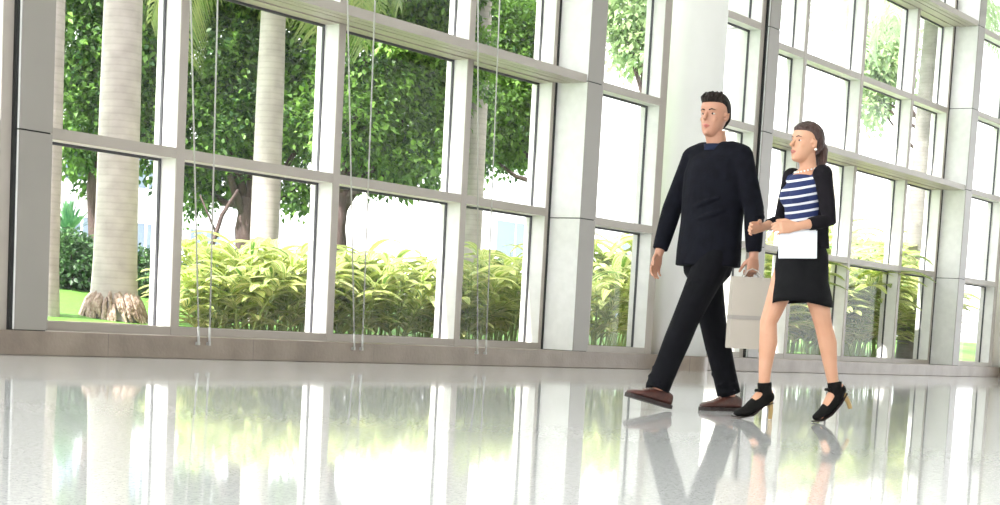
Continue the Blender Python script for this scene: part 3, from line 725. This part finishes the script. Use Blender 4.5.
# ---------------- man
for k_ in ('sweater', 'trousers', 'skirt', 'cardigan', 'collar', 'shoe_w', 'hair_m'): M[k_].node_tree.nodes['Principled BSDF'].inputs['Specular IOR Level'].default_value = .12
def build_man():
    root = tag(empty('person', (9.37, -6.35, 0), facing(25)), 'man in black sweater and trousers walking left, carrying a cream paper bag', 'person')
    skin = MB(); sw = MB(); tr = MB()
    tw = math.radians(20)
    hipL, hipR = V3(.05, .088, .90), V3(.035, -.088, .90)
    kL, kR = V3(.225, .09, .52), V3(-.075, -.09, .50)
    aL, aR = V3(.375, .085, .115), V3(-.215, -.085, .095)
    shL, shR = rotz((.03, .175, 1.465), tw, (.03, 0)), rotz((.03, -.175, 1.465), tw, (.03, 0))
    elR, wrR = V3(.165, -.245, 1.165), V3(.245, -.225, .905)
    elL, wrL = V3(-.085, .245, 1.165), V3(-.09, .268, .905)
    side = rotz((0, 1, 0), tw*.6)
    sidet = rotz((0, 1, 0), tw)
    # body
    skin.tube([(.045, 0, .86), (.045, 0, .95), (.04, 0, 1.08), (.035, 0, 1.22), (.03, 0, 1.36), (.03, 0, 1.45), (.032, 0, 1.49)],
              [(.150, .10), (.155, .105), (.135, .095), (.148, .10), (.165, .105), (.135, .085), (.07, .06)], 24, side=tuple(sidet), roundcap=True)
    skin.tube([(.03, 0, 1.44), (.035, 0, 1.52), (.055, 0, 1.60)], [.066, .058, .060], 16)
    for sh, el, wr in ((shL, elL, wrL), (shR, elR, wrR)):
        skin.tube([sh, sh.lerp(el, .3), el, el.lerp(wr, .3), wr], [.056, .050, .040, .038, .027], 14, roundcap=True)
    for hp, k, a in ((hipL, kL, aL), (hipR, kR, aR)):
        skin.tube([hp, hp.lerp(k, .35), k, k.lerp(a, .35), a], [.088, .080, .054, .054, .036], 14, roundcap=True)
        pt = .22 if a.x > 0 else 0
        ft = [a+V3(x*math.cos(pt)-z*math.sin(pt)*0, 0, z+x*math.sin(pt)) for x, z in ((-.045, -.025), (.02, -.035), (.09, -.045), (.145, -.052))]
        skin.tube(ft, [(.026, .024), (.028, .026), (.032, .018), (.028, .012)], 14, side=(0, 1, 0), roundcap=True)
    # hands: right (far, forward) relaxed; left holds the bag
    add_hand(skin, wrR, (.25, .05, -1), (-.2, .9, 0), (1, .1, 0), .55)
    add_hand(skin, wrL, (.02, .03, -1), (0, -1, 0), (1, 0, 0), [1.75, 1.8, 1.8, 1.75])
    ht = math.radians(28)
    T = Matrix.Translation((.062, 0, 1.578)) @ Matrix.Rotation(ht, 4, 'Z') @ Matrix.Rotation(.05, 4, 'Y')
    add_head(skin, T, 1.02)
    body = skin.remesh('body', M['skin_m'], root, .0042, 3)
    face_parts(root, T, 1.02, M['hair_m'])
    hair = MB()
    H = [(.030, -.015, .042, .030), (.055, -.03, .066, .050), (.08, -.03, .085, .064), (.10, -.015, .096, .0725), (.125, .018, .102, .0755), (.150, .045, .108, .0775), (.170, .066, .107, .0775), (.185, .080, .104, .0755), (.198, .084, .099, .071), (.214, .074, .090, .062), (.230, .054, .070, .048), (.240, .028, .040, .030), (.244, .008, .012, .012)]
    hair.loft(head_rings([(z*1.02, f*1.02, b*1.02, w*1.02) for z, f, b, w in H], T))
    for i in range(70):
        a = random.uniform(-1.3, 1.3); z = random.uniform(.20, .232)
        k = 1-max(0, z-.19)*9; p = T @ V3(.088*math.cos(a)*k, .075*math.sin(a)*k, z); q = T @ V3(.105*math.cos(a+.15)*k, .085*math.sin(a+.15)*k, z+.018)
        hair.tube([p, q], [.010, .003], 6)
    hair.remesh('hair', M['hair_m'], root, .0045, 2)
    # sweater
    sw.tube([(.045, 0, .835), (.045, 0, .93), (.04, 0, 1.08), (.036, 0, 1.22), (.03, 0, 1.36), (.03, 0, 1.445), (.032, 0, 1.485), (.034, 0, 1.51)],
            [(.200, .168), (.202, .160), (.198, .144), (.206, .140), (.212, .136), (.192, .114), (.130, .088), (.074, .070)], 32, side=tuple(sidet))
    for sh in (shL, shR): sw.tube([(.033, 0, 1.475), V3(.033, 0, 1.462).lerp(sh, .6)+V3(0, 0, .012), sh+V3(0, 0, .0)], [.075, .075, .066], 16, roundcap=True)
    for sh, el, wr in ((shL, elL, wrL), (shR, elR, wrR)):
        sw.tube([sh-V3(0, 0, -.005), sh.lerp(el, .25), sh.lerp(el, .6), el, el.lerp(wr, .3), el.lerp(wr, .7), el.lerp(wr, .93)], [.066, .064, .061, .058, .056, .050, .044], 18, roundcap=False)
        sw.ball(sh+V3(0, 0, -.008), .066)
        for i in range(4):
            c = el.lerp(sh, -.12+i*.09); sw.tube([c+V3(.045, 0, .01), c+V3(.02, .05*(1 if sh.y > 0 else -1), 0), c+V3(-.04, .03*(1 if sh.y > 0 else -1), -.01)], .012, 8)
    for i in range(5):      # hem and waist folds
        z = .955+i*.055; a = random.uniform(-1.2, 1.2)
        sw.tube([V3(.045+.130*math.cos(a+d_), .182*math.sin(a+d_), z+d_*.05) for d_ in (-.7, -.3, .1, .5, .9)], [.006, .013, .015, .012, .005], 8)
    sw.remesh('sweater', M['sweater'], root, .0065, 3)
    MB().loft([[(Matrix.Translation((.034+o*.012, 0, z)) @ V3(r*math.cos(2*PI*j/28), r*.98*math.sin(2*PI*j/28), 0)) for j in range(28)] for r, z, o in ((.081, 1.495, 0), (.077, 1.51, 0), (.071, 1.532, .5), (.066, 1.530, .5), (.066, 1.50, 0))], True).build('collar', M['collar'], root, True)
    # trousers
    tr.tube([(.05, 0, .735), (.048, 0, .79), (.045, 0, .85), (.045, 0, .90), (.045, 0, .98)], [(.10, .085), (.155, .112), (.170, .122), (.172, .122), (.160, .112)], 28, side=tuple(side))
    for hp, k, a in ((hipL, kL, aL), (hipR, kR, aR)):
        e = a+V3(.005, 0, .005)
        tr.tube([hp, hp.lerp(k, .3), hp.lerp(k, .65), k, k.lerp(e, .3), k.lerp(e, .6), k.lerp(e, .85), e], [.104, .100, .088, .078, .077, .071, .070, .072], 20)
        tr.ball(hp, .105)
        for i in range(4):
            c = k.lerp(e, .62+i*.11); a0 = random.uniform(0, 6)
            tr.tube([c+V3(.072*math.cos(a0+d_), .072*math.sin(a0+d_), d_*.02) for d_ in (-.9, -.3, .3, .9)], [.004, .011, .011, .004], 8)
            c = hp.lerp(k, .15+i*.1); tr.tube([c+V3(.098*math.cos(a0+d_), .098*math.sin(a0+d_), d_*.03) for d_ in (-.6, 0, .6)], [.004, .012, .004], 8)
    tr.remesh('trousers', M['trousers'], root, .0065, 3)
    # shoes
    for (a, pitch, yaw) in ((aL, -.22, .0), (aR, 0.0, .12)):
        S = Matrix.Translation(a+V3(0, 0, -.095 if pitch == 0 else -.088)) @ Matrix.Rotation(yaw, 4, 'Z') @ Matrix.Rotation(pitch, 4, 'Y')
        up = MB()
        rg = []
        for x, w, z0, z1 in ((-.085, .018, .02, .055), (-.075, .031, .018, .085), (-.04, .038, .018, .098), (.0, .040, .018, .100), (.045, .042, .018, .088), (.09, .047, .018, .070), (.135, .050, .018, .058), (.175, .045, .018, .050), (.2, .030, .02, .040), (.21, .012, .024, .032)):
            c = (z0+z1)/2; h = (z1-z0)/2
            rg.append([S @ V3(x, w*math.copysign(abs(math.cos(q))**.75, math.cos(q)), c+h*math.copysign(abs(math.sin(q))**.75, math.sin(q))) for q in [2*PI*j/24 for j in range(24)]])
        up.loft(rg); so = up.remesh('shoe', M['shoe_m'], root, .004, 3)
        sl = [(-.09, .022), (-.075, .036), (-.03, .038), (.03, .036), (.09, .048), (.14, .052), (.18, .046), (.205, .030), (.216, .010)]
        ol = [(x, w) for x, w in sl]+[(x, -w) for x, w in reversed(sl)]
        MB().loft([[S @ V3(x, y, z) for x, y in ol] for z in (.001, .022)]).build('sole', M['sole_m'], so)
        lc = MB()
        for i in range(5):
            x = .035+i*.018; z = .096-i*.0075
            lc.tube([S @ V3(x, -.022, z-.006), S @ V3(x+.004, 0, z+.004), S @ V3(x+.008, .022, z-.006)], .0028, 6)
        lc.build('laces', M['lace'], so, True)
    return root, wrL
man, wrL = build_man()

# paper bag hanging from the man's left hand
def build_bag():
    mw_ = man.matrix_basis if False else Matrix.Translation(man.location) @ Matrix.Rotation(man.rotation_euler.z, 4, 'Z')
    c = mw_ @ V3(-.075, .285, 0)
    b = tag(empty('paper_bag', (c.x, c.y, .375), facing(8)), 'cream paper carrier bag hanging from the man\'s hand beside his knee', 'bag')
    Wd, D, Hh = .116, .045, .405
    rg = []
    for z, kx, ky in ((0, .98, 1), (.01, 1, 1.0), (.12, 1.0, .96), (.16, 1.0, .9), (.25, 1, .85), (.34, 1.0, .75), (Hh, 1.0, .62)):
        n = []
        for sx, sy in ((-1, -1), (0, -1.02), (1, -1), (1.0, 0), (1, 1), (0, 1.02), (-1, 1), (-1, 0)):
            pin = .75 if sy == 0 else 1
            n.append(V3(sx*Wd*kx*(1 if sy else .93 if z > .1 else 1), sy*D*ky, z))
        rg.append(n)
    inner = [[V3(p.x*.97, p.y*.94, p.z) for p in r] for r in reversed(rg[1:])]
    mb = MB(); rr = rg+inner; k = len(rr)
    mb.loft(rr)
    mb.build('bag_body', M['paper'], b)
    for zz, hh in ((.165, .022),):
        n2 = []
        for z in (zz, zz+hh):
            n2.append([V3(sx*(Wd+.0018), sy*(D*.93+.0015), z) for sx, sy in ((-1, -1), (1, -1), (1, 1), (-1, 1))])
        MB().loft(n2, False).build('folded_band', M['paperband'], b)
    for s in (-1, 1):
        MB().tube([(-.05, s*D*.6, Hh-.05), (-.05, s*D*.62, Hh), (-.03, s*.018, Hh+.035), (0, s*.006, Hh+.048), (.03, s*.018, Hh+.035), (.05, s*D*.62, Hh), (.05, s*D*.6, Hh-.05)], .0035, 8).build('handle', M['paper'], b, True)
build_bag()

# ---------------- woman
def build_woman():
    root = tag(empty('person', (8.953, -7.076, 0), facing(20)), 'woman in blue striped top and black skirt walking left, holding a white folder', 'person')
    skin = MB(); dep = 0
    hipL, hipR = V3(-.005, .066, .885), V3(.01, -.066, .885)
    kR, kL = V3(.135, -.07, .525), V3(-.12, .075, .525)
    aR, aL = V3(.135, -.07, .175), V3(-.215, .07, .20)
    shL, shR = V3(-.01, .150, 1.315), V3(.01, -.150, 1.315)
    elL, wrL_ = V3(-.050, .180, 1.075), V3(.150, .19, 1.03)
    elR, wrR_ = V3(.03, -.20, 1.08), V3(.20, -.10, 1.03)
    skin.tube([(.0, 0, .82), (0, 0, .90), (.0, 0, 1.0), (0, 0, 1.06), (.004, 0, 1.15), (.012, 0, 1.22), (0, 0, 1.31), (-.004, 0, 1.345)],
              [(.125, .095), (.136, .10), (.112, .085), (.108, .080), (.118, .086), (.128, .095), (.105, .070), (.055, .05)], 24, side=(0, 1, 0), roundcap=True)
    for s in (-1, 1): skin.ball((.062, s*.062, 1.205), (.052, .055, .055))
    skin.tube([(-.008, 0, 1.30), (-.002, 0, 1.36), (.012, 0, 1.43)], [.052, .045, .046], 16)
    for sh, el, wr in ((shL, elL, wrL_), (shR, elR, wrR_)):
        skin.tube([sh, sh.lerp(el, .3), el, el.lerp(wr, .35), wr], [.042, .038, .031, .031, .021], 14, roundcap=True)
    for hp, k, a in ((hipL, kL, aL), (hipR, kR, aR)):
        skin.tube([hp, hp.lerp(k, .35), hp.lerp(k, .8), k, k.lerp(a, .3)+V3(-.008, 0, 0), k.lerp(a, .7), a], [.078, .074, .054, .047, .050, .036, .029], 16, roundcap=True)
    # feet: forward foot flat on a heel, rear foot on its toe
    skin.tube([aR+V3(-.03, 0, -.03), aR+V3(.03, 0, -.055), aR+V3(.08, 0, -.11), aR+V3(.12, 0, -.145)], [(.026, .028), (.03, .03), (.036, .02), (.034, .013)], 12, side=(0, 1, 0), roundcap=True)
    skin.tube([aL+V3(-.03, 0, .0), aL+V3(.01, 0, -.055), aL+V3(.045, 0, -.12), aL+V3(.075, 0, -.17)], [(.026, .028), (.03, .03), (.036, .02), (.034, .013)], 12, side=(0, 1, 0), roundcap=True)
    add_hand(skin, wrL_, (1, -.05, -.12), (0, -.9, -.3), (0.1, -.1, 1), [.9, 1.0, 1.0, 1.0], .9)
    add_hand(skin, wrR_, (.9, .35, -.1), (0, .9, -.3), (0.1, 0, 1), .8, .9)
    T = Matrix.Translation((.022, 0, 1.385)) @ Matrix.Rotation(math.radians(8), 4, 'Z') @ Matrix.Rotation(-.02, 4, 'Y')
    add_head(skin, T, .90, True)
    skin.remesh('body', M['skin_w'], root, .004, 3)
    face_parts(root, T, .90, M['hair_w'])
    hair = MB(); s = .90
    H = [(.025, -.02, .052, .032), (.05, -.035, .078, .052), (.08, -.022, .096, .070), (.11, -.002, .107, .078), (.135, .030, .115, .081), (.158, .058, .115, .080), (.178, .080, .111, .077), (.198, .084, .102, .071), (.222, .058, .078, .054), (.238, .028, .042, .032), (.243, .006, .012, .012)]
    hair.loft(head_rings([(z*s, f*s, b*s, w*s) for z, f, b, w in H], T))
    g = lambda x, y, z: T @ (V3(x, y, z)*s)
    hair.tube([g(-.085, 0, .12), g(-.118, 0, .08), g(-.122, 0, .02), g(-.108, .005, -.05), (-.095, .0, 1.27)], [(.050, .035), (.046, .032), (.044, .026), (.036, .022), (.016, .012)], 14, side=(0, 1, 0), roundcap=True)
    hair.remesh('hair', M['hair_w'], root, .0045, 2)
    for q in (-1, 1): MB().ball(g(-.004, q*.092, .070), .0075, 10).build('earring', M['silver'], root, True)
    nk = MB()
    for i in range(22):
        a = 2*PI*i/22; nk.ball(V3(.004+.064*math.cos(a), .066*math.sin(a), 1.347-.020*math.cos(a)), .0055, 8)
    nk.build('necklace', M['silver'], root, True)
    # striped top
    top = MB()
    top.tube([(.0, 0, .96), (0, 0, 1.02), (0, 0, 1.06), (.004, 0, 1.15), (.012, 0, 1.22), (.004, 0, 1.285), (0, 0, 1.305)],
             [(.134, .104), (.124, .094), (.122, .092), (.130, .098), (.139, .106), (.125, .088), (.110, .076)], 28, side=(0, 1, 0))
    for s_ in (-1, 1):
        top.ball((.058, s_*.052, 1.205), (.062, .074, .066))
        sh = shL if s_ > 0 else shR; top.ball(sh+V3(0, -s_*.02, -.01), (.05, .046, .046))
    top.remesh('striped_top', M['stripes'], root, .0055, 14)
    # cardigan: back and sleeves
    cg = MB()
    cg.tube([(-.050, 0, .93), (-.048, 0, 1.0), (-.045, 0, 1.10), (-.045, 0, 1.22), (-.040, 0, 1.30), (-.035, 0, 1.335)],
            [(.150, .082), (.142, .072), (.140, .070), (.150, .074), (.135, .062), (.070, .040)], 26, side=(0, 1, 0))
    for sh, el, wr in ((shL, elL, wrL_), (shR, elR, wrR_)):
        cg.ball(sh+V3(0, -.006 if sh.y > 0 else .006, -.002), .054)
        cg.tube([sh, sh.lerp(el, .3), sh.lerp(el, .7), el, el.lerp(wr, .3), el.lerp(wr, .62)], [.049, .046, .043, .041, .038, .034], 16)
    cg.remesh('cardigan', M['cardigan'], root, .006, 3)
    # skirt
    sk = MB(); rg = []
    for z, rx, ry, cx in ((.985, .098, .128, 0), (.95, .112, .142, 0), (.90, .128, .164, -.004), (.84, .134, .166, -.006), (.76, .140, .164, -.008), (.68, .160, .164, -.018), (.632, .168, .164, -.022)):
        rg.append([V3(cx+rx*(1+.03*math.sin(7*2*PI*j/56)*(1-z))*math.cos(2*PI*j/56), ry*(1+.03*math.sin(7*2*PI*j/56+1)*(1-z))*math.sin(2*PI*j/56), z+(.012*math.sin(4*PI*j/56) if z < .65 else 0)) for j in range(56)])
    rg += [[V3(p.x*.95, p.y*.95, p.z+(.004 if i == 0 else 0)) for p in r] for i, r in enumerate(reversed(rg))]
    sk.loft(rg, False); sk.build('skirt', M['skirt'], root, True)
    # shoes: peep-toe ankle boots with tan block heels
    def shoe(a, toe_dir, heel_len, lift):
        # frame: path along the foot from heel top to toe
        hx = a+V3(-.030, 0, 0)
        pts = toe_dir; mb = MB()
        mb.tube(pts['foot'], pts['rad'], 18, side=(0, 1, 0), roundcap=True)
        mb.tube([a+V3(-.012, 0, -.045), a+V3(-.006, 0, -.01), a+V3(-.002, 0, .025)], [(.036, .040), (.036, .038), (.038, .040)], 18, side=(0, 1, 0))
        o = mb.remesh('ankle_boot', M['shoe_w'], root, .004, 2)
        MB().tube(pts['heel'], [(.017, .018), (.013, .013), (.012, .012)], 12, side=(0, 1, 0)).build('heel', M['heel'], o)
        MB().tube(pts['sole'], [(.028, .004), (.024, .004), (.038, .004), (.036, .004), (.018, .004)], 14, side=(0, 1, 0)).build('sole', M['sole_m'], o)
        MB().tube([a+V3(.036, -.03, -.02), a+V3(.042, 0, -.018), a+V3(.036, .03, -.02)], [(.008, .004)]*3, 8, side=(0, 0, 1)).build('strap', M['shoe_w'], o)
    z0 = .012
    a = aR
    shoe(a, dict(foot=[(a.x-.035, a.y, .125), (a.x, a.y, .115), (a.x+.05, a.y, .080), (a.x+.10, a.y, .042), (a.x+.150, a.y, .030)],
                 rad=[(.030, .036), (.035, .044), (.038, .038), (.042, .028), (.034, .018)],
                 heel=[(a.x-.042, a.y, .105), (a.x-.052, a.y, .05), (a.x-.050, a.y, .002)],
                 sole=[(a.x-.055, a.y, .092), (a.x+.0, a.y, .070), (a.x+.07, a.y, .018), (a.x+.13, a.y, .006), (a.x+.180, a.y, .012)]), 0, 0)
    a = aL
    shoe(a, dict(foot=[(a.x-.045, a.y, .185), (a.x-.02, a.y, .150), (a.x+.015, a.y, .100), (a.x+.055, a.y, .055), (a.x+.095, a.y, .030)],
                 rad=[(.028, .032), (.034, .042), (.038, .038), (.042, .028), (.034, .018)],
                 heel=[(a.x-.060, a.y, .160), (a.x-.095, a.y, .120), (a.x-.112, a.y, .085)],
                 sole=[(a.x-.075, a.y, .165), (a.x-.045, a.y, .105), (a.x+.015, a.y, .045), (a.x+.065, a.y, .012), (a.x+.115, a.y, .006)]), 0, 0)
    return root
woman = build_woman()
def build_folder():
    mw_ = Matrix.Translation(woman.location) @ Matrix.Rotation(woman.rotation_euler.z, 4, 'Z')
    c = mw_ @ V3(.125, .175, .935)
    f = tag(empty('document_folder', c, facing(20)), 'white document folder with papers held under the woman\'s forearm', 'folder')
    f.rotation_euler = (0, .06, facing(20))
    MB().box(-.110, .110, .006, .009, -.070, .075, .001).build('cover', M['folder'], f)
    MB().box(-.110, .110, -.009, -.006, -.070, .072, .001).build('cover', M['folder'], f)
    MB().box(-.104, .104, -.005, .005, -.066, .080).build('paper_sheets', M['folder_in'], f)
build_folder()
